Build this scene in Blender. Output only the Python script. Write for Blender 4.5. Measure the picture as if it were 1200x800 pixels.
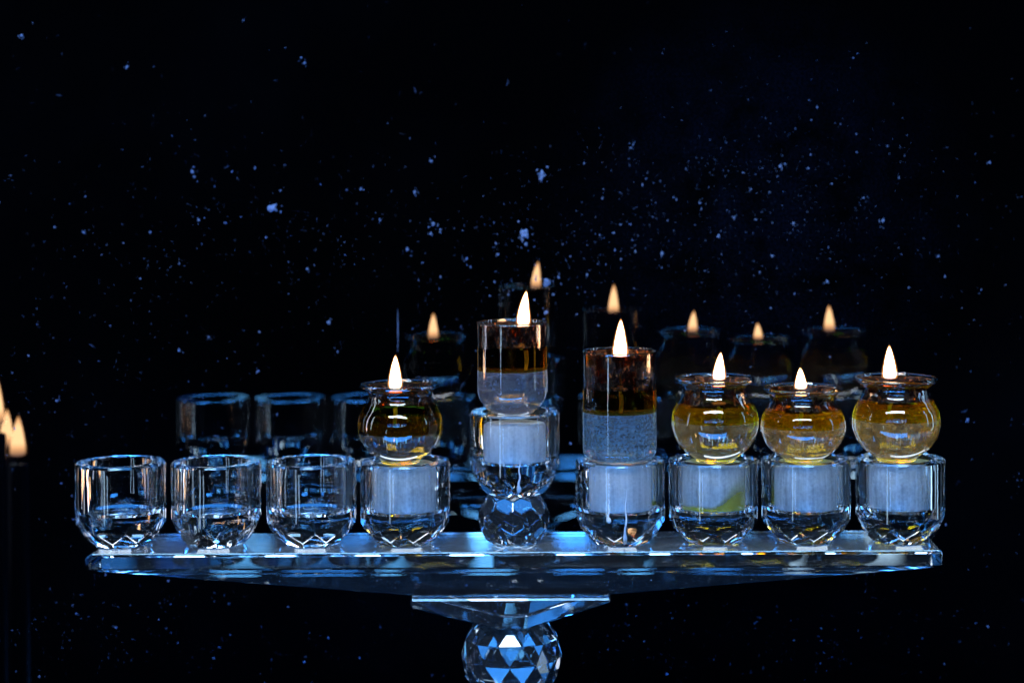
import bpy, bmesh, math, random
from mathutils import Vector, Matrix, noise

random.seed(7)
for o in list(bpy.data.objects):
    bpy.data.objects.remove(o)
sc = bpy.context.scene
COL = sc.collection

# ---------------------------------------------------------------- camera
DIST = 0.793                       # metres from the lens to the row of cups
CAM = Vector((0.030, -DIST, 0.1617))
cd = bpy.data.cameras.new('camera')
cd.sensor_fit = 'HORIZONTAL'
cd.sensor_width = 36.0
cd.lens = 69.0
cd.shift_x = -0.0725
cd.shift_y = -0.1958
cd.clip_start, cd.clip_end = 0.02, 50
cd.dof.use_dof = True
cd.dof.focus_distance = DIST - 0.012
cd.dof.aperture_fstop = 8.5
ROLL = math.radians(0.27)
cam = bpy.data.objects.new('camera', cd)
COL.objects.link(cam)
cam.matrix_world = Matrix.Translation(CAM) @ Matrix.Rotation(math.radians(90), 4, 'X') @ Matrix.Rotation(-ROLL, 4, 'Z')
sc.camera = cam

# ---------------------------------------------------------------- world, lamps, exposure
w = bpy.data.worlds.new('World')
sc.world = w
w.use_nodes = True
w.node_tree.nodes['Background'].inputs[0].default_value = (0.25, 0.4, 1.0, 1)
w.node_tree.nodes['Background'].inputs[1].default_value = 0.0022


def area(name, loc, target, sx, sy, energy, color):
    d = bpy.data.lights.new(name, 'AREA')
    d.shape = 'RECTANGLE'
    d.size, d.size_y = sx, sy
    d.energy = energy
    d.color = color
    o = bpy.data.objects.new(name, d)
    COL.objects.link(o)
    o.location = loc
    o.rotation_euler = (Vector(target) - Vector(loc)).to_track_quat('-Z', 'Y').to_euler()
    return o


# a blue window with several lights, above and behind the camera; unseen blue area lights placed around for the crystal's highlights
MIDDLE = (0, 0, 0.03)
WINDOW_Y = -4.0


def window(name, x0, x1, z0, z1, radiance, color):
    """one light of the window at the far end of the room; radiance per unit area"""
    x0, x1 = (0.03 + (x - 0.03) * 1.25 for x in (x0, x1))
    z0, z1 = (0.55 + (z - 0.455) * 1.3 for z in (z0, z1))
    radiance *= 1.8 if -0.31 < x0 < 0.0 else 1.1  # middle panes boosted to brighten the bands mirrored behind the stem
    area(name, ((x0 + x1) / 2, WINDOW_Y, (z0 + z1) / 2), MIDDLE, x1 - x0, z1 - z0, radiance * (x1 - x0) * (z1 - z0) * math.pi, color)


# unseen window, its panes arranged for their reflections in the crystal: x from, x to, z from, z to, radiance, colour
DEEP, BLUE, PALE, WHITE = (0.02, 0.20, 1.0), (0.04, 0.31, 1.0), (0.12, 0.48, 1.0), (0.50, 0.76, 1.0)
for x0, x1, z0, z1, rad, colr in (
        (-2.00, -1.82, 0.50, 0.78, 9.0, BLUE), (-2.00, -1.82, 0.83, 1.05, 3.0, DEEP), (-1.76, -1.60, 0.50, 1.05, 2.5, DEEP), (-1.56, -1.48, 0.50, 0.80, 20.0, PALE),
        (-1.42, -1.24, 0.55, 1.05, 4.0, DEEP), (-1.20, -1.12, 0.50, 0.74, 9.0, BLUE), (-1.02, -0.90, 0.455, 0.74, 7.0, BLUE), (-1.02, -0.90, 0.79, 1.05, 2.0, DEEP),
        (-0.84, -0.76, 0.455, 1.05, 3.0, DEEP), (-0.70, -0.62, 0.455, 0.72, 22.0, PALE), (-0.70, -0.52, 0.80, 1.05, 5.0, BLUE), (-0.56, -0.42, 0.455, 0.72, 8.0, BLUE),
        (-0.38, -0.34, 0.455, 1.05, 14.0, PALE), (-0.20, -0.12, 0.455, 0.76, 18.0, PALE), (-0.30, -0.23, 0.455, 0.64, 12.0, BLUE), (-0.20, -0.04, 0.82, 1.05, 5.0, BLUE), (-0.03, 0.05, 0.455, 0.70, 9.0, BLUE),
        (0.10, 0.15, 0.455, 0.76, 16.0, PALE), (0.10, 0.24, 0.82, 1.05, 4.0, DEEP), (0.24, 0.32, 0.455, 0.70, 10.0, BLUE), (0.42, 0.46, 0.455, 1.05, 16.0, WHITE),
        (0.56, 0.66, 0.455, 0.72, 18.0, WHITE), (0.56, 0.72, 0.80, 1.05, 4.0, BLUE), (0.78, 0.86, 0.455, 1.05, 3.0, DEEP), (0.94, 0.98, 0.455, 0.80, 14.0, WHITE), (1.04, 1.20, 0.55, 1.05, 4.0, DEEP)):
    window('window_pane_light', x0, x1, z0, z1, rad, colr)
area('front_fill_light', (-0.10, -1.10, 1.10), MIDDLE, 1.30, 0.16, 30.0, (0.66, 0.82, 1.0))  # added above the camera to brighten the wax in the wells
area('edge_fill_light', (0.0, -0.225, 0.95), MIDDLE, 0.90, 0.13, 5.5, (0.36, 0.68, 1.0))  # added overhead so the bar's front edge catches a bright line
area('overhead_light', (-0.05, -0.14, 0.95), MIDDLE, 0.55, 0.30, 3.5, (0.08, 0.36, 1.0))
area('low_light', (-0.05, -0.52, -0.37), (0, 0, 0.01), 0.90, 0.12, 6.5, (0.04, 0.30, 1.0))
area('side_light_west', (-0.85, -0.16, 0.24), MIDDLE, 0.06, 0.50, 0.7, (0.62, 0.78, 1.0))
area('side_light_east', (0.95, -0.14, 0.24), MIDDLE, 0.06, 0.50, 0.8, (0.30, 0.60, 1.0))
area('streak_light_west', (-0.64, -0.90, -0.12), MIDDLE, 0.06, 0.34, 0.5, (0.50, 0.74, 1.0))  # added beside the view to draw upright streaks on the cups
area('rim_light_west', (-0.42, 0.045, 0.10), (0, 0.02, 0.03), 0.025, 0.34, 0.22, (0.72, 0.80, 1.0))  # this pair is added near the pane to lighten the cups' outer edges
area('rim_light_east', (0.44, 0.045, 0.10), (0, 0.02, 0.03), 0.025, 0.34, 0.22, (0.40, 0.68, 1.0))

vs = sc.view_settings
vs.view_transform = 'Standard'
vs.look = 'None'
vs.exposure = 0.0
vs.gamma = 1.0
vs.use_curve_mapping = False
cy = sc.cycles
cy.use_denoising = True
cy.max_bounces = 32
cy.transmission_bounces = 28
cy.glossy_bounces = 12
cy.diffuse_bounces = 4
cy.transparent_max_bounces = 24
cy.caustics_reflective = True
cy.caustics_refractive = True
cy.blur_glossy = 0.2
cy.sample_clamp_indirect = 8.0

MM = 0.001


# ---------------------------------------------------------------- mesh helpers (all in millimetres)
def finish(name, bm, mat, parent=None, sharp=35.0, smooth=True, loc=None):
    bmesh.ops.recalc_face_normals(bm, faces=bm.faces)
    bm.transform(Matrix.Scale(MM, 4))
    me = bpy.data.meshes.new(name)
    bm.to_mesh(me)
    bm.free()
    me.materials.append(mat)
    if smooth:
        for p in me.polygons:
            p.use_smooth = True
        me.set_sharp_from_angle(angle=math.radians(sharp))
    o = bpy.data.objects.new(name, me)
    COL.objects.link(o)
    if parent:
        o.parent = parent
    if loc:
        o.location = [c * MM for c in loc]
    return o


def empty(name, loc, label=None, cat=None, group=None):
    o = bpy.data.objects.new(name, None)
    o.empty_display_size = 0.01
    COL.objects.link(o)
    o.location = [c * MM for c in loc]
    if label:
        o['label'] = label
        o['category'] = cat
    if group:
        o['group'] = group
    return o


def lathe(bm, prof, segs=64, phase=0.0, mod=None):
    """revolve (r, z) points; r = 0 at either end closes with a fan"""
    rings = []
    for r, z in prof:
        if r < 1e-6:
            rings.append([bm.verts.new((0, 0, z))])
        else:
            ring = []
            for k in range(segs):
                a = phase + 2 * math.pi * k / segs
                rr, zz = (r, z) if mod is None else mod(r, z, a)
                ring.append(bm.verts.new((rr * math.cos(a), rr * math.sin(a), zz)))
            rings.append(ring)
    for A, B in zip(rings, rings[1:]):
        for k in range(segs):
            j = (k + 1) % segs
            if len(A) == 1 and len(B) == 1:
                continue
            if len(A) == 1:
                bm.faces.new((A[0], B[k], B[j]))
            elif len(B) == 1:
                bm.faces.new((A[k], A[j], B[0]))
            else:
                bm.faces.new((A[k], A[j], B[j], B[k]))
    return rings


def spline(pts, n=4):
    out = []
    P = [pts[0]] + list(pts) + [pts[-1]]
    for i in range(1, len(P) - 2):
        p0, p1, p2, p3 = P[i - 1], P[i], P[i + 1], P[i + 2]
        for k in range(n):
            t = k / n
            out.append(tuple(0.5 * ((2 * b) + (-a + c) * t + (2 * a - 5 * b + 4 * c - d) * t * t + (-a + 3 * b - 3 * c + d) * t ** 3)
                             for a, b, c, d in zip(p0, p1, p2, p3)))
    out.append(pts[-1])
    return out


def cut(bm, co, no):
    r = bmesh.ops.bisect_plane(bm, geom=bm.verts[:] + bm.edges[:] + bm.faces[:], dist=1e-4,
                               plane_co=co, plane_no=no, clear_outer=True)
    es = [e for e in r['geom_cut'] if isinstance(e, bmesh.types.BMEdge)]
    if len(es) > 2:
        bmesh.ops.contextual_create(bm, geom=es)


def facet_row(bm, n, elev, r, z, phase):
    """planes leaning outward-down (elev > 0) or outward-up, each touching (r, z)"""
    for k in range(n):
        a = phase + 2 * math.pi * k / n
        no = Vector((math.cos(a) * math.cos(elev), math.sin(a) * math.cos(elev), -math.sin(elev)))
        cut(bm, (r * math.cos(a), r * math.sin(a), z), no)


def bevel_sharp(bm, width, angle=14.0, only=lambda e: True):
    bmesh.ops.recalc_face_normals(bm, faces=bm.faces)
    bm.normal_update()
    bm.edges.ensure_lookup_table()
    es = [e for e in bm.edges if len(e.link_faces) == 2 and e.calc_face_angle(0) > math.radians(angle) and only(e)]
    bmesh.ops.bevel(bm, geom=es, offset=width, offset_type='OFFSET', segments=1, profile=0.5, affect='EDGES', clamp_overlap=True)


def tube(bm, pts, radii, segs=10):
    rings = []
    n = len(pts)
    for i, p in enumerate(pts):
        p = Vector(p)
        d = (Vector(pts[min(i + 1, n - 1)]) - Vector(pts[max(i - 1, 0)])).normalized()
        u = d.cross(Vector((0, 1, 0.01))).normalized()
        v = d.cross(u)
        rings.append([bm.verts.new(p + (u * math.cos(2 * math.pi * k / segs) + v * math.sin(2 * math.pi * k / segs)) * radii[i]) for k in range(segs)])
    for A, B in zip(rings, rings[1:]):
        for k in range(segs):
            j = (k + 1) % segs
            bm.faces.new((A[k], A[j], B[j], B[k]))
    bm.faces.new(rings[0])
    bm.faces.new(rings[-1])


def extrude_poly(bm, poly, y0, y1):
    A = [bm.verts.new((x, y0, z)) for x, z in poly]
    B = [bm.verts.new((x, y1, z)) for x, z in poly]
    bm.faces.new(A)
    bm.faces.new(B)
    for k in range(len(poly)):
        j = (k + 1) % len(poly)
        bm.faces.new((A[k], A[j], B[j], B[k]))


# ---------------------------------------------------------------- materials
class NT:
    def __init__(s, name):
        s.m = bpy.data.materials.new(name)
        s.m.use_nodes = True
        s.t = s.m.node_tree
        s.t.nodes.clear()
        s.out = s.t.nodes.new('ShaderNodeOutputMaterial')

    def n(s, typ, **kw):
        nd = s.t.nodes.new(typ)
        for k, v in kw.items():
            if k.startswith('i_'):
                key = k[2:].replace('_', ' ')
                key = int(key) if key.isdigit() else key
                nd.inputs[key].default_value = v
            else:
                setattr(nd, k, v)
        return nd

    def l(s, a, b):
        s.t.links.new(a, b)

    def coord(s, scale=(1, 1, 1)):
        tc = s.n('ShaderNodeTexCoord')
        mp = s.n('ShaderNodeMapping')
        mp.inputs['Scale'].default_value = scale
        s.l(tc.outputs['Object'], mp.inputs['Vector'])
        return mp.outputs['Vector']

    def noise(s, vec, scale, detail=3, rough=0.55):
        nd = s.n('ShaderNodeTexNoise')
        nd.inputs['Scale'].default_value = scale
        nd.inputs['Detail'].default_value = detail
        nd.inputs['Roughness'].default_value = rough
        s.l(vec, nd.inputs['Vector'])
        return nd.outputs['Fac']

    def ramp(s, val, a, b, lo=0.0, hi=1.0):
        nd = s.n('ShaderNodeMapRange')
        nd.inputs['From Min'].default_value = a
        nd.inputs['From Max'].default_value = b
        nd.inputs['To Min'].default_value = lo
        nd.inputs['To Max'].default_value = hi
        s.l(val, nd.inputs['Value'])
        return nd.outputs['Result']

    def math(s, op, a, b):
        nd = s.n('ShaderNodeMath', operation=op)
        for i, v in enumerate((a, b)):
            if isinstance(v, (int, float)):
                nd.inputs[i].default_value = v
            else:
                s.l(v, nd.inputs[i])
        return nd.outputs[0]

    def mix(s, fac, a, b):
        nd = s.n('ShaderNodeMixShader')
        if isinstance(fac, (int, float)):
            nd.inputs[0].default_value = fac
        else:
            s.l(fac, nd.inputs[0])
        s.l(a, nd.inputs[1])
        s.l(b, nd.inputs[2])
        return nd.outputs[0]

    def end(s, surf):
        s.l(surf, s.out.inputs['Surface'])
        return s.m


def rgba(c):
    return (c[0], c[1], c[2], 1)


def crystal(name, tint=(0.97, 0.985, 1.0), ior=1.55, dust=0.5, top_dust=0.0, bump=0.0, haze=0.0, smudge=0.0):
    t = NT(name)
    g = t.n('ShaderNodeBsdfPrincipled')
    g.inputs['Base Color'].default_value = rgba(tint)
    g.inputs['Transmission Weight'].default_value = 1.0
    g.inputs['Roughness'].default_value = 0.0
    g.inputs['IOR'].default_value = ior
    v = t.coord()
    if smudge:
        t.l(t.ramp(t.noise(v, 75, 4, 0.6), 0.50, 0.72, 0.0, smudge), g.inputs['Roughness'])
    if bump:
        b = t.n('ShaderNodeBump')
        b.inputs['Strength'].default_value = bump
        b.inputs['Distance'].default_value = 0.0006
        t.l(t.noise(t.coord((1, 1, 0.15)), 260, 2), b.inputs['Height'])
        t.l(b.outputs[0], g.inputs['Normal'])
    d = t.n('ShaderNodeBsdfDiffuse')
    d.inputs[0].default_value = (0.62, 0.64, 0.68, 1)
    fine = t.ramp(t.noise(v, 1300, 2, 0.6), 0.70, 0.75)
    patch = t.ramp(t.noise(v, 70, 3), 0.42, 0.68)
    fac = t.math('MULTIPLY', t.math('MULTIPLY', fine, patch), dust)
    if haze:  # pale diffuse veil mixed in to lighten the dark glass
        fac = t.math('MAXIMUM', fac, t.ramp(t.noise(v, 240, 4, 0.7), 0.35, 0.75, haze * 0.4, haze))
    if top_dust:
        ge = t.n('ShaderNodeNewGeometry')
        sep = t.n('ShaderNodeSeparateXYZ')
        t.l(ge.outputs['Normal'], sep.inputs[0])
        up = t.ramp(sep.outputs['Z'], 0.9, 0.99)
        film = t.ramp(t.noise(v, 95, 4, 0.65), 0.3, 0.75, 0.25, 1.0)
        grit = t.ramp(t.noise(v, 1500, 2), 0.35, 0.7, 0.5, 1.0)
        fac = t.math('MAXIMUM', fac, t.math('MULTIPLY', t.math('MULTIPLY', t.math('MULTIPLY', up, film), grit), top_dust))
    return t.end(t.mix(fac, g.outputs[0], d.outputs[0]))


def wax(name, col, streak=0.5, trans=0.3, clear=0.0):
    t = NT(name)
    p = t.n('ShaderNodeBsdfPrincipled')
    f = t.noise(t.coord((1, 1, 0.05)), 480, 3)
    g = t.noise(t.coord(), 900, 3)
    r = t.n('ShaderNodeValToRGB')
    r.color_ramp.elements[0].position = 0.33
    r.color_ramp.elements[0].color = rgba([c * (1 - streak) for c in col])
    r.color_ramp.elements[1].position = 0.62
    r.color_ramp.elements[1].color = rgba(col)
    t.l(t.math('ADD', t.math('MULTIPLY', f, 0.7), t.math('MULTIPLY', g, 0.3)), r.inputs[0])
    t.l(r.outputs[0], p.inputs['Base Color'])
    p.inputs['Roughness'].default_value = 0.45
    tr = t.n('ShaderNodeBsdfTranslucent')
    t.l(r.outputs[0], tr.inputs[0])
    surf = t.mix(trans, p.outputs[0], tr.outputs[0])
    if clear:
        k = t.math('MULTIPLY', t.ramp(t.noise(t.coord((1, 1, 0.35)), 120, 4, 0.65), 0.40, 0.66), clear)
        surf = t.mix(k, surf, t.n('ShaderNodeBsdfTransparent').outputs[0])
    return t.end(surf)


def liquid(name, surf, absorb, density):
    """a body whose index matches the glass round it: clear surface, coloured depth"""
    t = NT(name)
    tr = t.n('ShaderNodeBsdfTransparent')
    tr.inputs[0].default_value = rgba(surf)
    va = t.n('ShaderNodeVolumeAbsorption')
    va.inputs['Color'].default_value = rgba(absorb)
    va.inputs['Density'].default_value = density
    t.l(va.outputs[0], t.out.inputs['Volume'])
    return t.end(tr.outputs[0])


def milky(name, col, lo, hi, scale=420, seed=0.0):
    """cloudy water: clear with grainy bubbles and deposits in it"""
    t = NT(name)
    tr = t.n('ShaderNodeBsdfTransparent')
    df = t.n('ShaderNodeBsdfDiffuse')
    df.inputs[0].default_value = rgba(col)
    tl = t.n('ShaderNodeBsdfTranslucent')
    tl.inputs[0].default_value = rgba(col)
    v = t.coord()
    mp = t.n('ShaderNodeVectorMath', operation='ADD')
    t.l(v, mp.inputs[0])
    mp.inputs[1].default_value = (seed, seed * 0.7, seed * 1.3)
    v = mp.outputs[0]
    a = t.ramp(t.noise(v, scale, 4, 0.7), 0.38, 0.66)
    b = t.ramp(t.noise(v, 95, 3), 0.35, 0.7, 0.45, 1.0)
    fac = t.math('ADD', t.math('MULTIPLY', t.math('MULTIPLY', a, b), hi - lo), lo)
    return t.end(t.mix(fac, tr.outputs[0], t.mix(0.55, df.outputs[0], tl.outputs[0])))


def soot(name, col, amount, seed):
    """burnt oil baked on the inside of the glass: near-black crust with amber flecks and clear gaps"""
    t = NT(name)
    tr = t.n('ShaderNodeBsdfTransparent')
    tr.inputs[0].default_value = (0.62, 0.33, 0.12, 1)
    p = t.n('ShaderNodeBsdfPrincipled')
    p.inputs['Roughness'].default_value = 0.45
    p.inputs['Specular IOR Level'].default_value = 0.25
    v = t.n('ShaderNodeVectorMath', operation='ADD')
    t.l(t.coord((1, 1, 0.6)), v.inputs[0])
    v.inputs[1].default_value = (seed, seed, seed)
    v = v.outputs[0]
    r = t.n('ShaderNodeValToRGB')
    r.color_ramp.elements[0].position = 0.56
    r.color_ramp.elements[0].color = rgba([c * 0.025 for c in col])
    r.color_ramp.elements[1].position = 0.74
    r.color_ramp.elements[1].color = rgba(col)
    t.l(t.noise(v, 620, 4, 0.7), r.inputs[0])
    t.l(r.outputs[0], p.inputs['Base Color'])
    b = t.n('ShaderNodeBump')
    b.inputs['Strength'].default_value = 0.35
    b.inputs['Distance'].default_value = 0.0006
    t.l(t.noise(v, 500, 4, 0.7), b.inputs['Height'])
    t.l(b.outputs[0], p.inputs['Normal'])
    return t.end(t.mix(t.ramp(t.noise(v, 170, 5, 0.72), 0.42, 0.56, 0.10, amount), tr.outputs[0], p.outputs[0]))


def simple(name, col, rough=0.6, spec=0.5, var=0.3, scale=300, metal=0.0):
    t = NT(name)
    p = t.n('ShaderNodeBsdfPrincipled')
    r = t.n('ShaderNodeValToRGB')
    r.color_ramp.elements[0].position = 0.3
    r.color_ramp.elements[1].position = 0.7
    r.color_ramp.elements[0].color = rgba([c * (1 - var) for c in col])
    r.color_ramp.elements[1].color = rgba(col)
    t.l(t.noise(t.coord(), scale, 4), r.inputs[0])
    t.l(r.outputs[0], p.inputs['Base Color'])
    p.inputs['Roughness'].default_value = rough
    p.inputs['Specular IOR Level'].default_value = spec
    p.inputs['Metallic'].default_value = metal
    return t.end(p.outputs[0])


def flame_mat(name, strength, height):
    t = NT(name)
    e = t.n('ShaderNodeEmission')
    tc = t.n('ShaderNodeTexCoord')
    sep = t.n('ShaderNodeSeparateXYZ')
    t.l(tc.outputs['Object'], sep.inputs[0])
    h = t.ramp(sep.outputs['Z'], 0.0, height * MM)
    r = t.n('ShaderNodeValToRGB')
    el = r.color_ramp.elements
    el[0].position, el[0].color = 0.0, (0.012, 0.012, 0.03, 1)
    el[1].position, el[1].color = 0.20, (0.60, 0.30, 0.13, 1)
    x = el.new(0.35); x.color = (1.0, 0.58, 0.28, 1)
    x = el.new(0.75); x.color = (1.0, 0.58, 0.28, 1)
    x = el.new(1.0); x.color = (0.55, 0.25, 0.09, 1)
    t.l(h, r.inputs[0])
    t.l(r.outputs[0], e.inputs[0])
    e.inputs[1].default_value = strength
    return t.end(e.outputs[0])


def pane_mat():
    t = NT('dark_glass')
    p = t.n('ShaderNodeBsdfPrincipled')
    v = t.coord()
    r = t.n('ShaderNodeValToRGB')
    r.color_ramp.elements[0].position = 0.45
    r.color_ramp.elements[0].color = (0.0002, 0.0003, 0.0005, 1)
    r.color_ramp.elements[1].position = 0.80
    r.color_ramp.elements[1].color = (0.0006, 0.0008, 0.0013, 1)
    t.l(t.noise(v, 7, 5, 0.6), r.inputs[0])
    gr = t.n('ShaderNodeVectorMath', operation='DISTANCE')
    gr.inputs[1].default_value = (0.108, 0.0, 0.128)
    t.l(v, gr.inputs[0])
    blob = t.ramp(gr.outputs['Value'], 0.015, 0.105, 1.0, 0.0)
    film = t.math('MULTIPLY', t.math('MULTIPLY', blob, t.ramp(t.noise(v, 45, 5, 0.7), 0.35, 0.75)), t.ramp(t.noise(v, 900, 3, 0.7), 0.40, 0.75))
    mx = t.n('ShaderNodeMix', data_type='RGBA')
    t.l(film, mx.inputs['Factor'])
    t.l(r.outputs[0], mx.inputs[6])
    mx.inputs[7].default_value = (0.003, 0.006, 0.020, 1)
    t.l(mx.outputs[2], p.inputs['Base Color'])
    p.inputs['Roughness'].default_value = 0.0
    p.inputs['IOR'].default_value = 1.50
    return t.end(p.outputs[0])


M_CUP = crystal('cup_crystal', dust=0.7, bump=0.05, smudge=0.07)
M_BAR = crystal('bar_crystal', tint=(0.93, 0.97, 1.0), dust=0.9, top_dust=0.14, smudge=0.05)
M_WEDGE = crystal('support_crystal', tint=(0.90, 0.95, 1.0), dust=0.9, haze=0.02)
M_BALL = crystal('ball_crystal', dust=0.6, haze=0.022)
M_POT = crystal('blown_glass', tint=(0.99, 0.985, 0.97), ior=1.48, dust=0.25, bump=0.06)
M_WAX = wax('white_wax', (0.95, 0.92, 0.90), 0.40, 0.3, 0.15)
M_WAXG = wax('grey_wax', (0.86, 0.88, 0.88), 0.55, 0.3, 0.40)
M_DRIP = wax('drip_wax', (0.82, 0.80, 0.82), 0.15)
_t = NT('olive_residue')
_d = _t.n('ShaderNodeBsdfDiffuse')
_d.inputs[0].default_value = (0.42, 0.38, 0.03, 1)
_a = _t.n('ShaderNodeVertexColor', layer_name='fade')
_k = _t.math('MULTIPLY', _t.ramp(_t.math('ADD', _a.outputs[0], _t.math('MULTIPLY', _t.noise(_t.coord(), 160, 4), 0.5)), 0.22, 0.85), 0.75)
M_GREEN = _t.end(_t.mix(_k, _t.n('ShaderNodeBsdfTransparent').outputs[0], _d.outputs[0]))
M_OIL = liquid('olive_oil', (0.91, 0.80, 0.17), (0.92, 0.77, 0.02), 135)
M_OIL_DARK = liquid('dark_olive_oil', (0.75, 0.62, 0.22), (0.88, 0.72, 0.05), 100)
M_OIL_BROWN = liquid('brown_oil', (0.78, 0.58, 0.22), (0.90, 0.64, 0.06), 90)
M_WICK = simple('charred_wick', (0.06, 0.045, 0.035), 0.9, 0.2)
M_COTTON = simple('oiled_cotton', (0.60, 0.52, 0.20), 0.7, 0.3)
M_FLOAT = simple('wick_float', (0.62, 0.56, 0.42), 0.5, 0.4)
M_TAPER = simple('navy_candle_wax', (0.012, 0.018, 0.06), 0.35, 0.4)
M_TRAY = simple('dark_tray', (0.003, 0.003, 0.004), 0.9, 0.0)
M_TABLE = simple('black_tabletop', (0.0012, 0.0012, 0.0018), 1.0, 0.0, 0.4, 60)
M_DUST = simple('pale_dust', (0.14, 0.22, 0.45), 0.9, 0.2, 0.6, 500)
M_PANE = pane_mat()
_t = NT('flame_mantle')
_e = _t.n('ShaderNodeEmission')
_e.inputs[0].default_value = (1.0, 0.42, 0.14, 1)
_e.inputs[1].default_value = 0.22
_a = _t.n('ShaderNodeAddShader')
_t.l(_e.outputs[0], _a.inputs[0])
_t.l(_t.n('ShaderNodeBsdfTransparent').outputs[0], _a.inputs[1])
M_MANTLE = _t.end(_a.outputs[0])

# ---------------------------------------------------------------- setting: table and dark glass behind
TABLE_Z = -165.0
bm = bmesh.new()
extrude_poly(bm, [(-900, TABLE_Z - 30), (900, TABLE_Z - 30), (900, TABLE_Z), (-900, TABLE_Z)], -72, 96)
o = finish('tabletop', bm, M_TABLE, smooth=False)
o['kind'] = 'structure'

PANE_Y = 99.0
pane = empty('glass_pane', (0, PANE_Y, 0), 'dark dusty glass pane standing behind the crystal menorah and mirroring it', 'glass pane')
bm = bmesh.new()
extrude_poly(bm, [(-1100, TABLE_Z - 40), (1100, TABLE_Z - 40), (1100, 700), (-1100, 700)], 0, 6)
finish('dark_sheet', bm, M_PANE, pane, smooth=False)


def on_pane(px, py):
    """where a mark seen at a picture position sits on the glass (mm, pane space)"""
    dx, dy = px - 687.0, py - 165.0
    c, s = math.cos(ROLL), math.sin(ROLL)
    dx, dy = dx * c - dy * s, dx * s + dy * c
    k = (DIST * 1000 + PANE_Y) / 2300.0
    return CAM.x * 1000 + dx * k, CAM.z * 1000 - dy * k


def speck(bm, x, z, r, rnd, th=0.05):
    n = rnd.choice((5, 6, 7)) if r > 0.35 else 5
    st = rnd.uniform(0.6, 1.5)
    a0 = rnd.random() * 6.28
    rim = []
    for k in range(n):
        a = a0 + 2 * math.pi * k / n
        rr = r * rnd.uniform(0.55, 1.2)
        rim.append(bm.verts.new((x + rr * math.cos(a) * st, -0.02, z + rr * math.sin(a) / st)))
    top = bm.verts.new((x + rnd.uniform(-.2, .2) * r, -0.02 - th - r * 0.25, z + rnd.uniform(-.2, .2) * r))
    for k in range(n):
        bm.faces.new((rim[k], rim[(k + 1) % n], top))


rnd = random.Random(21)
bm = bmesh.new()
count = 0


def dens(px, py):
    d = 0.02 + 0.9 * max(0, noise.noise(Vector((px / 45, py / 45, 9.2))) - 0.15) * max(0, noise.noise(Vector((px / 160, py / 160, 5.2))) + 0.25) + 0.20 * max(0, noise.noise(Vector((px / 120, py / 120, 3.1))))
    d += 0.95 * math.exp(-((px - 880) / 170) ** 2 - ((py - 235) / 95) ** 2)
    d += 0.55 * math.exp(-((px - 600) / 130) ** 2 - ((py - 310) / 70) ** 2)
    d += 0.22 * math.exp(-((px - 300) / 190) ** 2 - ((py - 290) / 150) ** 2)
    d += 0.28 * math.exp(-((px - 120) / 200) ** 2 - ((py - 740) / 60) ** 2)
    d += 0.25 * math.exp(-((px - 900) / 250) ** 2 - ((py - 740) / 60) ** 2)
    d += 0.18 * math.exp(-((px - 60) / 80) ** 2 - ((py - 470) / 80) ** 2)
    if py < 170:
        d *= 0.12 + 0.75 * py / 170 * (0.6 if px < 700 else 1.0)
    return d * (0.35 + 1.3 * max(0, 0.5 + noise.noise(Vector((px / 30, py / 30, 1.2)))))


while count < 3500:
    px, py = rnd.uniform(-60, 1260), rnd.uniform(-40, 830)
    if rnd.random() > dens(px, py):
        continue
    r = min(0.075 * max(rnd.random(), 1e-3) ** -0.44, 0.5)
    x, z = on_pane(px, py)
    speck(bm, x, z, r, rnd, 0.02)
    count += 1
o = finish('dust_specks', bm, M_DUST, pane, smooth=False)
o['kind'] = 'stuff'

# the flecks large enough to tell apart
FLECKS = [(320, 243, 3.6), (613, 274, 4.6), (616, 286, 2.4), (508, 262, 2.6), (505, 274, 2.2), (225, 200, 2.2), (228, 207, 1.6), (25, 42, 1.8), (149, 79, 1.6),
          (634, 205, 3.0), (505, 189, 1.7), (1035, 258, 1.8), (776, 297, 1.9), (360, 315, 1.5), (385, 378, 2.4), (477, 292, 2.0),
          (640, 331, 3.2), (628, 326, 1.8), (655, 325, 1.4), (423, 222, 1.8), (742, 170, 1.4), (860, 255, 1.9), (915, 195, 2.0),
          (842, 277, 1.9), (905, 300, 1.5), (970, 330, 1.7), (1160, 190, 1.4), (98, 272, 1.2), (640, 366, 1.9), (596, 345, 1.5),
          (583, 298, 1.4), (547, 303, 1.6), (688, 322, 1.4), (233, 258, 1.3), (445, 258, 1.4), (1012, 232, 1.3), (820, 238, 1.5),
          (1134, 492, 1.5), (357, 74, 1.3), (486, 225, 1.5), (285, 24, 1.0), (1100, 300, 1.2), (930, 262, 1.6), (880, 222, 1.4),
          (396, 412, 1.3), (210, 410, 1.4), (302, 435, 1.3), (245, 395, 1.2), (745, 640, 1.1)]
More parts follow.
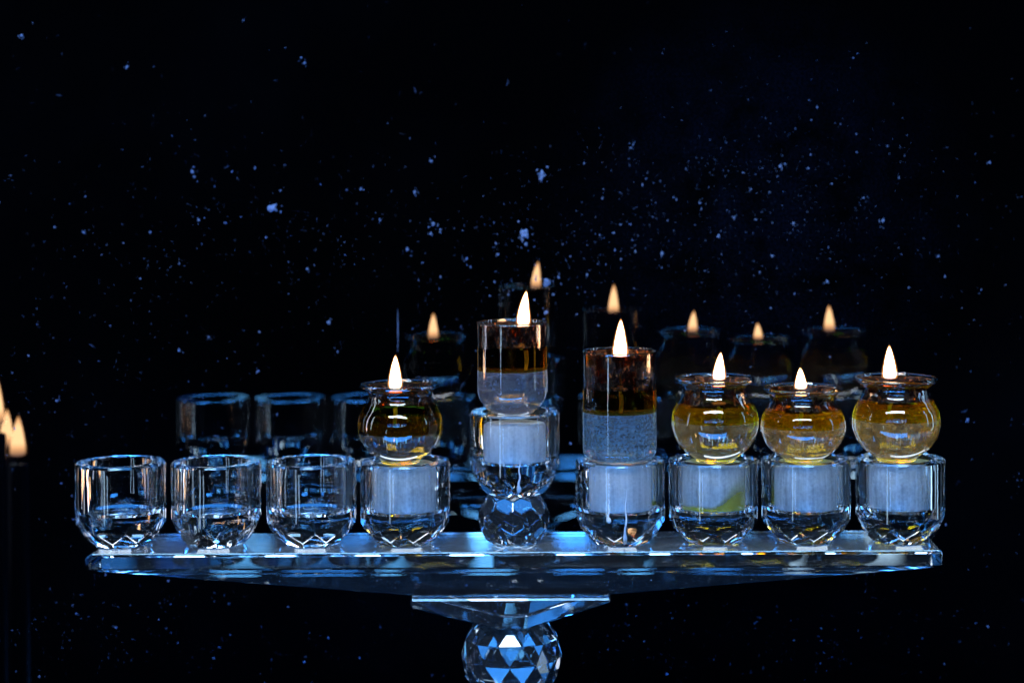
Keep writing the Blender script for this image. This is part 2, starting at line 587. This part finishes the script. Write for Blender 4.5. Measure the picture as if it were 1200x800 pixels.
for px, py, r in FLECKS:
    bm = bmesh.new()
    x, z = on_pane(px, py)
    # a crumb with a few satellites round it, one object
    rings = 9
    base = []
    for k in range(rings):
        a = 2 * math.pi * k / rings
        rr = r * (0.62 if r > 2.9 else 0.42) * rnd.uniform(0.35, 1.25)
        base.append(bm.verts.new((x + rr * math.cos(a), -0.02, z + rr * math.sin(a) * rnd.uniform(0.8, 1.5))))
    mid = [bm.verts.new((x + (v.co.x - x) * 0.55, -0.02 - 0.14 * r * rnd.uniform(0.6, 1.4), z + (v.co.z - z) * 0.55)) for v in base]
    for k in range(rings):
        j = (k + 1) % rings
        bm.faces.new((base[k], base[j], mid[j], mid[k]))
    bm.faces.new(mid)
    for _ in range(rnd.randint(2, 5)):
        speck(bm, x + rnd.gauss(0, r * 0.8), z + rnd.gauss(0, r * 0.8), r * rnd.uniform(0.08, 0.2), rnd, 0.03)
    finish('dust_fleck', bm, M_DUST, pane, smooth=False)
# hairs and lint
for _ in range(26):
    px, py = rnd.uniform(60, 1150), rnd.uniform(90, 520)
    if rnd.random() > dens(px, py) * 2.0 + 0.2:
        continue
    x, z = on_pane(px, py)
    a, L = rnd.uniform(0, 6.28), rnd.uniform(1.0, 3.2)
    bm = bmesh.new()
    pts = []
    for k in range(6):
        pts.append((x, -0.06, z))
        a += rnd.uniform(-0.7, 0.7)
        x += math.cos(a) * L / 5
        z += math.sin(a) * L / 5
    tube(bm, pts, [0.05] * 6, 4)
    finish('lint_fibre', bm, M_DUST, pane)
# a thin raised streak drawn in for a reflection on the glass
bm = bmesh.new()
x, z0 = on_pane(466, 362)
_, z1 = on_pane(466, 412)
tube(bm, [(x, -0.1, z1), (x + 0.1, -0.12, (z0 + z1) / 2), (x, -0.1, z0)], [0.08, 0.2, 0.06], 6)
finish('reflection_streak', bm, M_DUST, pane)

# ---------------------------------------------------------------- the crystal menorah
men = empty('menorah', (0, 0, TABLE_Z), 'clear faceted crystal menorah with nine cups along one bar', 'menorah')
HM = -TABLE_Z                      # parts below are given with z = 0 at the top of the bar


def mpart(name, bm, mat, loc=(0, 0, 0), **kw):
    return finish(name, bm, mat, men, loc=(loc[0], loc[1], loc[2] + HM), **kw)


# bar
bm = bmesh.new()
extrude_poly(bm, [(-167, -6.3), (169.5, -6.3), (169.5, -0.9), (168.8, 0), (-165.5, 0), (-168.3, -1.8), (-168.3, -5.4)], -20, 20)
bevel_sharp(bm, 0.36)
mpart('crossbar', bm, M_BAR, smooth=False)
# tapering lower piece under the bar
bm = bmesh.new()
extrude_poly(bm, [(-164, -6.45), (166, -6.45), (166, -7.2), (38.7, -18.4), (-39.7, -18.4), (-164, -7.2)], -19.4, 19.4)
for v in bm.verts:                 # the front leans back towards its lower edge
    if v.co.y < 0:
        v.co.y += (-6.45 - v.co.z) * 0.50
bevel_sharp(bm, 0.6)
mpart('tapered_support', bm, M_WEDGE, smooth=False)
# collar: inverted triangle
bm = bmesh.new()            # front stands straight, like the bar's
extrude_poly(bm, [(-40.2, -18.55), (38.8, -18.55), (38.8, -20.0), (5.0, -31.0), (-5.0, -31.0), (-40.2, -22.0)], -19.5, 19)
bevel_sharp(bm, 0.75)
mpart('collar', bm, M_WEDGE, smooth=False)


def faceted_ball(R, rows, zc, lo, hi):
    bm = bmesh.new()
    n = 40
    lathe(bm, [(0 if i in (0, n) else R * 1.04 * math.sin(math.pi * i / n), zc - R * 1.04 * math.cos(math.pi * i / n)) for i in range(n + 1)], 72)
    for lat, cnt, ph in rows:
        for k in range(cnt):
            a = ph + 2 * math.pi * k / cnt
            no = Vector((math.cos(a) * math.cos(lat), math.sin(a) * math.cos(lat), math.sin(lat)))
            cut(bm, Vector((0, 0, zc)) + no * R * 0.955, no)
    cut(bm, (0, 0, lo), (0, 0, -1))
    cut(bm, (0, 0, hi), (0, 0, 1))
    return bm


R_ = math.radians
bm = bmesh.new()
prev = None
for i, lat in enumerate((-66, -44, -22, 0, 22, 44.5)):
    R0, cnt = 20.4, 12
    off = -math.pi / 2 + (0 if i % 2 else math.pi / cnt)
    ring = [bm.verts.new((R0 * math.cos(R_(lat)) * math.cos(off + 2 * math.pi * k / cnt), R0 * math.cos(R_(lat)) * math.sin(off + 2 * math.pi * k / cnt), -45.6 + R0 * math.sin(R_(lat)))) for k in range(cnt)]
    if prev is None:
        bm.faces.new(ring)
    else:
        for k in range(cnt):
            j = (k + 1) % cnt
            if i % 2 == 0:      # this ring is turned half a step forward
                bm.faces.new((prev[k], prev[j], ring[k]))
                bm.faces.new((ring[k], prev[j], ring[j]))
            else:
                bm.faces.new((prev[k], ring[j], ring[k]))
                bm.faces.new((prev[k], prev[j], ring[j]))
    prev = ring
bm.faces.new(prev)
bevel_sharp(bm, 0.22, 5)
mpart('faceted_stem_ball', bm, M_BALL, (-1.1, 0, 0), smooth=False)
# foot of the menorah, under the ball
bm = bmesh.new()
lathe(bm, [(0, -64.4), (7.8, -64.4), (7.4, -112), (12, -120), (34, -146), (44, -153), (46, -155), (46, -164.9), (0, -164.9)], 8, math.pi / 8)
bevel_sharp(bm, 0.8)
mpart('foot', bm, M_BALL, smooth=False)

rows5 = []
for lat, cnt in ((0, 10), (27, 10), (-27, 10), (52, 10), (-52, 10)):
    rows5.append((R_(lat), cnt, -math.pi / 2 + (math.pi / cnt if abs(lat) == 27 else 0)))
bm = faceted_ball(14.3, rows5, 9.9, 0.1, 19.7)
bevel_sharp(bm, 0.25, 9.0)
mpart('faceted_ball', bm, M_BALL, smooth=False)


def cup_mesh():
    bm = bmesh.new()
    prof = [(0, 0), (17.9, 0), (18.0, 0.1), (18.0, 32.3), (17.3, 33.0), (12.9, 33.0), (12.6, 32.7), (12.7, 31.0), (12.9, 29.0), (12.9, 14.0), (12.2, 12.8), (9, 12.4), (0, 12.3)]
    lathe(bm, prof, 72)
    facet_row(bm, 9, R_(26), 17.0, 9.0, -math.pi / 2)
    facet_row(bm, 9, R_(43), 14.7, 4.2, -math.pi / 2 + math.pi / 9)
    bevel_sharp(bm, 0.28, 9.0, lambda e: all(v.co.z < 8.6 and (v.co.xy.length > 13.2 or v.co.z < 9.0) for v in e.verts))
    return bm


cup_src = None
CUP_PX = [140, 252, 363.5, 473.5, 602, 725.5, 834.5, 943, 1053.5]
CUP_Z = [0.1, 0.1, 0.1, 0.1, 19.8, 0.1, 0.1, 0.1, 0.1]
CUPX = [(p - 600.5) / 2.9 for p in CUP_PX]
cups = []
for i, x in enumerate(CUPX):
    if cup_src is None:
        o = cup_src = mpart('crystal_cup', cup_mesh(), M_CUP, sharp=9.0)
    else:
        o = cup_src.copy()
        COL.objects.link(o)
    o.parent = men
    o.location = (x * MM, 0, (CUP_Z[i] + HM) * MM)
    o.rotation_euler.z = (0.0, 0.21, -0.12, 0.33, 0.05, -0.2, 0.3, 0.12, -0.07)[i]
    cups.append(o)

# wax left in the wells under the lit glasses
for i in range(3, 9):
    rr = random.Random(i)
    top = {3: 31.8, 4: 29.5, 5: 31.9, 6: 31.8, 7: 31.8, 8: 31.8}[i]
    bm = bmesh.new()

    def lump(r, z, a, s=i):
        k = noise.noise(Vector((math.cos(a) * 1.7 + s, math.sin(a) * 1.7, z * 0.12)))
        return r * (1 + 0.012 * k), z + (0.35 * k if z > 20 else 0)
    lathe(bm, [(0, 12.9), (9, 13.0), (12.0, 13.9), (12.5, 15), (12.6, 22), (12.45, min(top - 1.2, 30)), (11.8, top - 0.3), (9.6, top), (0, top)], 48, mod=lump)
    finish('wax_fill', bm, M_WAX if i in (4, 5) else M_WAXG, cups[i], sharp=50)
# drips on the raised cup and its right neighbour
for i, ang, z0, z1 in ((4, 0.14, 16, 2.2), (5, 0.10, 24, 0.6), (5, -0.28, 20, 10.5)):
    bm = bmesh.new()
    a = -math.pi / 2 + ang - cups[i].rotation_euler.z
    pts, rad = [], []
    n = 12
    for k in range(n + 1):
        z = z0 + (z1 - z0) * k / n
        if z > 9.2:
            r = 18.05
        elif z > 6:
            r = 17.6 - (9.2 - z) * 0.45
        else:
            r = 16.3 - (6 - z) * 0.86
        wob = 0.015 * math.sin(k * 1.3)
        pts.append((r * math.cos(a + wob), r * math.sin(a + wob), z))
        rad.append(0.15 + 0.45 * (k / n) ** 1.5 + (0.35 if k in (n - 2, n - 1) else 0) - (0.5 if k == n else 0))
    tube(bm, pts, rad, 8)
    finish('wax_drip', bm, M_DRIP, cups[i], sharp=80)
# olive residue low in the seventh cup
def residue_height(a):
    d = (a + math.pi / 2 + math.pi) % (2 * math.pi) - math.pi       # 0 facing the front, positive to the right
    k = min(max((d + 0.1) / 0.9, 0.0), 1.0)
    return 11.5 * k * k * (3 - 2 * k) + 0.5 * noise.noise(Vector((math.cos(a) * 3, math.sin(a) * 3, 1)))


bm = bmesh.new()
lathe(bm, [(12.72, 14.2), (12.85, 14.2), (12.85, 16.6), (12.72, 16.6)], 64,
      mod=lambda r, z, a: (r, z + (residue_height(a) if z > 15 else 0)))
fade = bm.verts.layers.float_color.new('fade')
for v in bm.verts:
    k = 1.0 if v.co.z < 14.3 else 0.0
    v[fade] = (k, k, k, 1)
o = finish('oil_residue', bm, M_GREEN, cups[6], sharp=80)
o.rotation_euler.z = -cups[6].rotation_euler.z

# ---------------------------------------------------------------- lit oil glasses
WITH_OIL = {}


def flame_mesh(h, wd, lean, tip_lean=0.0):
    bm = bmesh.new()
    prof = [(0, 0), (0.55, 0.01), (0.90, 0.04), (1.0, 0.11), (0.98, 0.22), (0.88, 0.36), (0.73, 0.52), (0.56, 0.68), (0.37, 0.82), (0.18, 0.94), (0, 1.0)]
    pr = spline(prof, 3)
    lathe(bm, [(max(0, r) * wd / 2 if 0 < i < len(pr) - 1 else 0, z * h) for i, (r, z) in enumerate(pr)], 24)
    for v in bm.verts:
        t = v.co.z / h
        v.co.x += lean * t * t * wd + tip_lean * math.sin(t * 3.1) * wd
    return bm


def mantle(parent, h, wd, lean):
    bm = flame_mesh(h * 1.07, wd * 1.28, lean * 0.8)
    finish('flame_mantle', bm, M_MANTLE, parent, sharp=80, loc=(0, 0, -0.2))


def lit_glass(kind, loc, label, group, hs, rs, oil_top, water_top, oil_mat, water_mat, soot_args, flame, segs=72):
    """hs, rs scale height and radius; heights in mm above the foot; flame = (dx, z base, height, width, lean)"""
    t = empty(kind, loc, label, 'oil glass', group)
    if kind == 'round_oil_glass':
        outer = [(0, 0), (7.2, 0), (7.7, 0.5), (7.9, 1.1), (9.2, 1.9), (12.6, 4.4), (15.4, 8.3), (16.9, 12.6), (17.1, 15.5), (16.4, 19.2), (14.6, 22.8),
                 (13.3, 25.2), (12.9, 26.9), (13.2, 28.4), (14.4, 29.7), (15.6, 30.4), (16.0, 31.1), (15.7, 31.8)]
        th = 0.9
    elif kind == 'straight_oil_glass':
        outer = [(0, 0), (11.6, 0), (13.2, 0.7), (14.5, 2.2), (14.9, 4.2), (14.9, 12), (14.9, 25), (14.9, 38), (14.95, 42.6), (15.0, 43.3), (14.6, 43.7)]
        th = 1.0
    else:
        outer = [(0, 0), (7.2, 0), (9.0, 0.5), (11.2, 2.4), (13.2, 5.6), (14.0, 8.0), (14.15, 11), (14.1, 20), (14.1, 30), (14.15, 35.4), (14.25, 36.2), (13.8, 36.6)]
        th = 0.9
    outer = [(r * rs, z * hs) for r, z in outer]
    sm = spline(outer, 4)
    sm[0] = (0, 0)
    sm = [(max(r, 0), max(z, 0)) for r, z in sm]
    for k in range(1, 5):
        sm[k] = (sm[k][0], 0)

    def r_at(z):
        for (r0, z0), (r1, z1) in zip(sm[4:], sm[5:]):
            if z0 <= z <= z1 and z1 > z0:
                return r0 + (r1 - r0) * (z - z0) / (z1 - z0)
        return sm[-1][0]
    ztop = sm[-1][1]
    inner = []
    n = 16
    for k in range(n + 1):
        z = ztop - (ztop - oil_top) * k / n
        inner.append(((r_at(min(z, ztop * 0.985)) - th) if k else sm[-1][0] - 0.35, z))
    r_end = inner[-1][0]
    bm = bmesh.new()
    lathe(bm, sm + inner, segs)       # the filled part below the oil's surface is one body with the glass
    finish('glass_body', bm, M_POT, t, sharp=55)

    def body(z0, z1, inset):
        pts = [(0, z0)]
        m = 14
        for k in range(m + 1):
            z = z0 + (z1 - z0) * k / m
            pts.append((max(r_at(z) - inset, 0.5), z))
        rw = pts[-1][0]
        pts[-1] = (rw, z1 + 0.45)
        return pts + [(rw - 0.7, z1 + 0.1), (rw - 1.8, z1 - 0.05), (0, z1 - 0.05)]
    bm = bmesh.new()
    lathe(bm, body(water_top + 0.6, oil_top - 0.45, th), segs)
    finish('oil', bm, oil_mat, t, sharp=50)
    bm = bmesh.new()
    lathe(bm, body(1.5 * hs, water_top - 0.05, th), segs)
    finish('water', bm, water_mat, t, sharp=50)
    # soot and burnt oil on the inside above the oil
    bm = bmesh.new()
    pr = [(r - 0.06, z) for r, z in inner[1:] if oil_top + 0.25 < z < ztop - 0.9]
    lathe(bm, pr + [(r - 0.05, z) for r, z in reversed(pr)] + [pr[0]], segs)
    finish('soot_film', bm, soot(*soot_args), t, sharp=80)
    # floating wick and flame
    dx, fz, fh, fw, lean = flame
    bm = bmesh.new()
    lathe(bm, [(0, -0.2), (2.9, -0.2), (3.1, 0.1), (2.9, 0.5), (1.4, 0.7), (1.1, 1.6), (0, 1.6)], 28)
    finish('wick_float', bm, M_FLOAT, t, sharp=40, loc=(dx * 0.8, 0.5, oil_top - 0.2))
    bm = bmesh.new()
    tube(bm, [(dx, 0.5, oil_top + 1.3), (dx - 0.1, 0.5, (oil_top + fz) / 2 + 0.4), (dx + 0.05, 0.5, fz + 1.4)], [0.6, 0.55, 0.45], 8)
    finish('wick', bm, M_WICK, t, sharp=60)
    bm = bmesh.new()
    tube(bm, [(dx * 0.8, 0.5, max(water_top + 0.3, oil_top - 9)), (dx * 0.8 + 0.3, 0.4, (water_top + oil_top) / 2), (dx * 0.8, 0.5, oil_top - 0.7)], [0.5, 0.6, 0.6], 8)
    finish('wick_tail', bm, M_COTTON, t, sharp=60)
    f = finish('flame', flame_mesh(fh, fw, lean), flame_mat('flame', 34.0, fh), t, sharp=80, loc=(dx, 0.5, fz))
    mantle(f, fh, fw, lean)
    return t


G_R = 'round oil glasses alight on the cups'
G_S = 'straight oil glasses alight on the cups'
TOP = 33.0
X = lambda px: (px - 600.5) / 2.9

lit_glass('round_oil_glass', (X(468), 0, 32.3), 'round pot of dark olive oil, alone on the left of the raised middle cup', G_R,
          1.0, 1.0, 23.6, 12.2, M_OIL_DARK, milky('clear_blue_water', (0.5, 0.55, 0.6), 0.02, 0.30, 300, 1.0),
          ('pale_soot', (0.45, 0.30, 0.22), 0.35, 1.3), (-2.0, 29.8, 13.0, 4.8, 0.03))
lit_glass('tapered_oil_glass', (X(599.5), 0, 52.2), 'straight glass with rounded bottom and sooty top on the raised middle cup', None,
          1.0, 1.0, 26.5, 16.8, M_OIL_BROWN, milky('hazy_water', (0.50, 0.62, 0.84), 0.10, 0.48, 800, 2.0),
          ('brown_soot', (0.62, 0.15, 0.015), 0.95, 2.1), (4.6, 35.2, 13.4, 4.7, 0.26))
lit_glass('straight_oil_glass', (X(725), 0, 33.3), 'tall straight glass with frosty grey lower half, right of the raised middle cup', None,
          1.0, 1.0, 28.0, 18.6, M_OIL_BROWN, milky('frosty_water', (0.40, 0.68, 0.96), 0.16, 0.60, 800, 3.0),
          ('brown_soot', (0.70, 0.18, 0.02), 0.95, 3.7), (0.4, 40.6, 15.2, 5.2, 0.06))
lit_glass('round_oil_glass', (X(837), 0, 32.3), 'golden round pot with dark flared rim, next to the tall straight glass', G_R,
          1.06, 1.03, 23.0, 16.0, M_OIL, milky('silvery_water', (0.95, 0.76, 0.42), 0.02, 0.40, 230, 4.0),
          ('brown_soot', (0.75, 0.24, 0.05), 0.85, 4.4), (1.7, 32.6, 10.8, 4.5, 0.16))
lit_glass('round_oil_glass', (X(940), 0, 32.3), 'lowest round pot with the smallest flame, between two larger golden pots', G_R,
          0.93, 1.01, 20.6, 13.6, M_OIL, milky('grainy_water', (0.96, 0.66, 0.30), 0.06, 0.55, 520, 5.0),
          ('brown_soot', (0.75, 0.24, 0.05), 0.85, 5.2), (-0.8, 28.8, 8.3, 4.3, -0.05))
lit_glass('round_oil_glass', (X(1049), 0, 32.3), 'round pot of olive oil with tall flame at the right end of the bar', G_R,
          1.05, 1.04, 24.0, 16.4, M_OIL, milky('clouded_water', (0.96, 0.68, 0.30), 0.05, 0.50, 380, 6.0),
          ('brown_soot', (0.75, 0.24, 0.05), 0.85, 6.8), (-2.4, 32.8, 13.0, 5.1, -0.03))

# ---------------------------------------------------------------- three tapers burning beyond the left end of the bar (seen in the glass)
tray = empty('candle_tray', (-262, 0, TABLE_Z), 'dark low tray holding three burning candles left of the menorah', 'tray')
bm = bmesh.new()
lathe(bm, [(0, 0.1), (33, 0.1), (35, 1), (36, 5), (34.5, 5), (33, 2), (0, 2)], 48)
finish('dish', bm, M_TRAY, tray, sharp=40)
for px, py, yy, h, wd, label in ((-147, 592, 0, 20, 7.6, 'navy taper candle with the flame nearest the menorah'),
                                 (-169, 535, 12, 25, 8.4, 'tallest navy taper candle in the dark tray'),
                                 (-172, 584, -10, 19, 7.0, 'navy taper candle at the front of the dark tray')):
    x, z = (px - 600.5) / 2.9, (634 - py) / 2.9
    base = TABLE_Z + 2.1
    top = z - h / 2 - 4.5
    c = empty('taper_candle', (x, yy, base), label, 'candle', 'taper candles left of the menorah')
    bm = bmesh.new()
    H = top - base
    lathe(bm, [(0, 0), (5.6, 0), (5.6, H * 0.5), (5.2, H - 0.8), (4.7, H), (3, H - 0.9), (0, H - 1.1)], 32)
    finish('candle_body', bm, M_TAPER, c, sharp=50)
    bm = bmesh.new()
    tube(bm, [(0, 0, H - 1.3), (0.1, 0, H + 2), (0.5, 0, H + 6)], [0.6, 0.6, 0.45], 8)
    finish('wick', bm, M_WICK, c)
    f = finish('flame', flame_mesh(h, wd, 0.05), flame_mat('flame', 34.0, h), c, sharp=80, loc=(0, 0, H + 4.0))
    mantle(f, h, wd, 0.05)
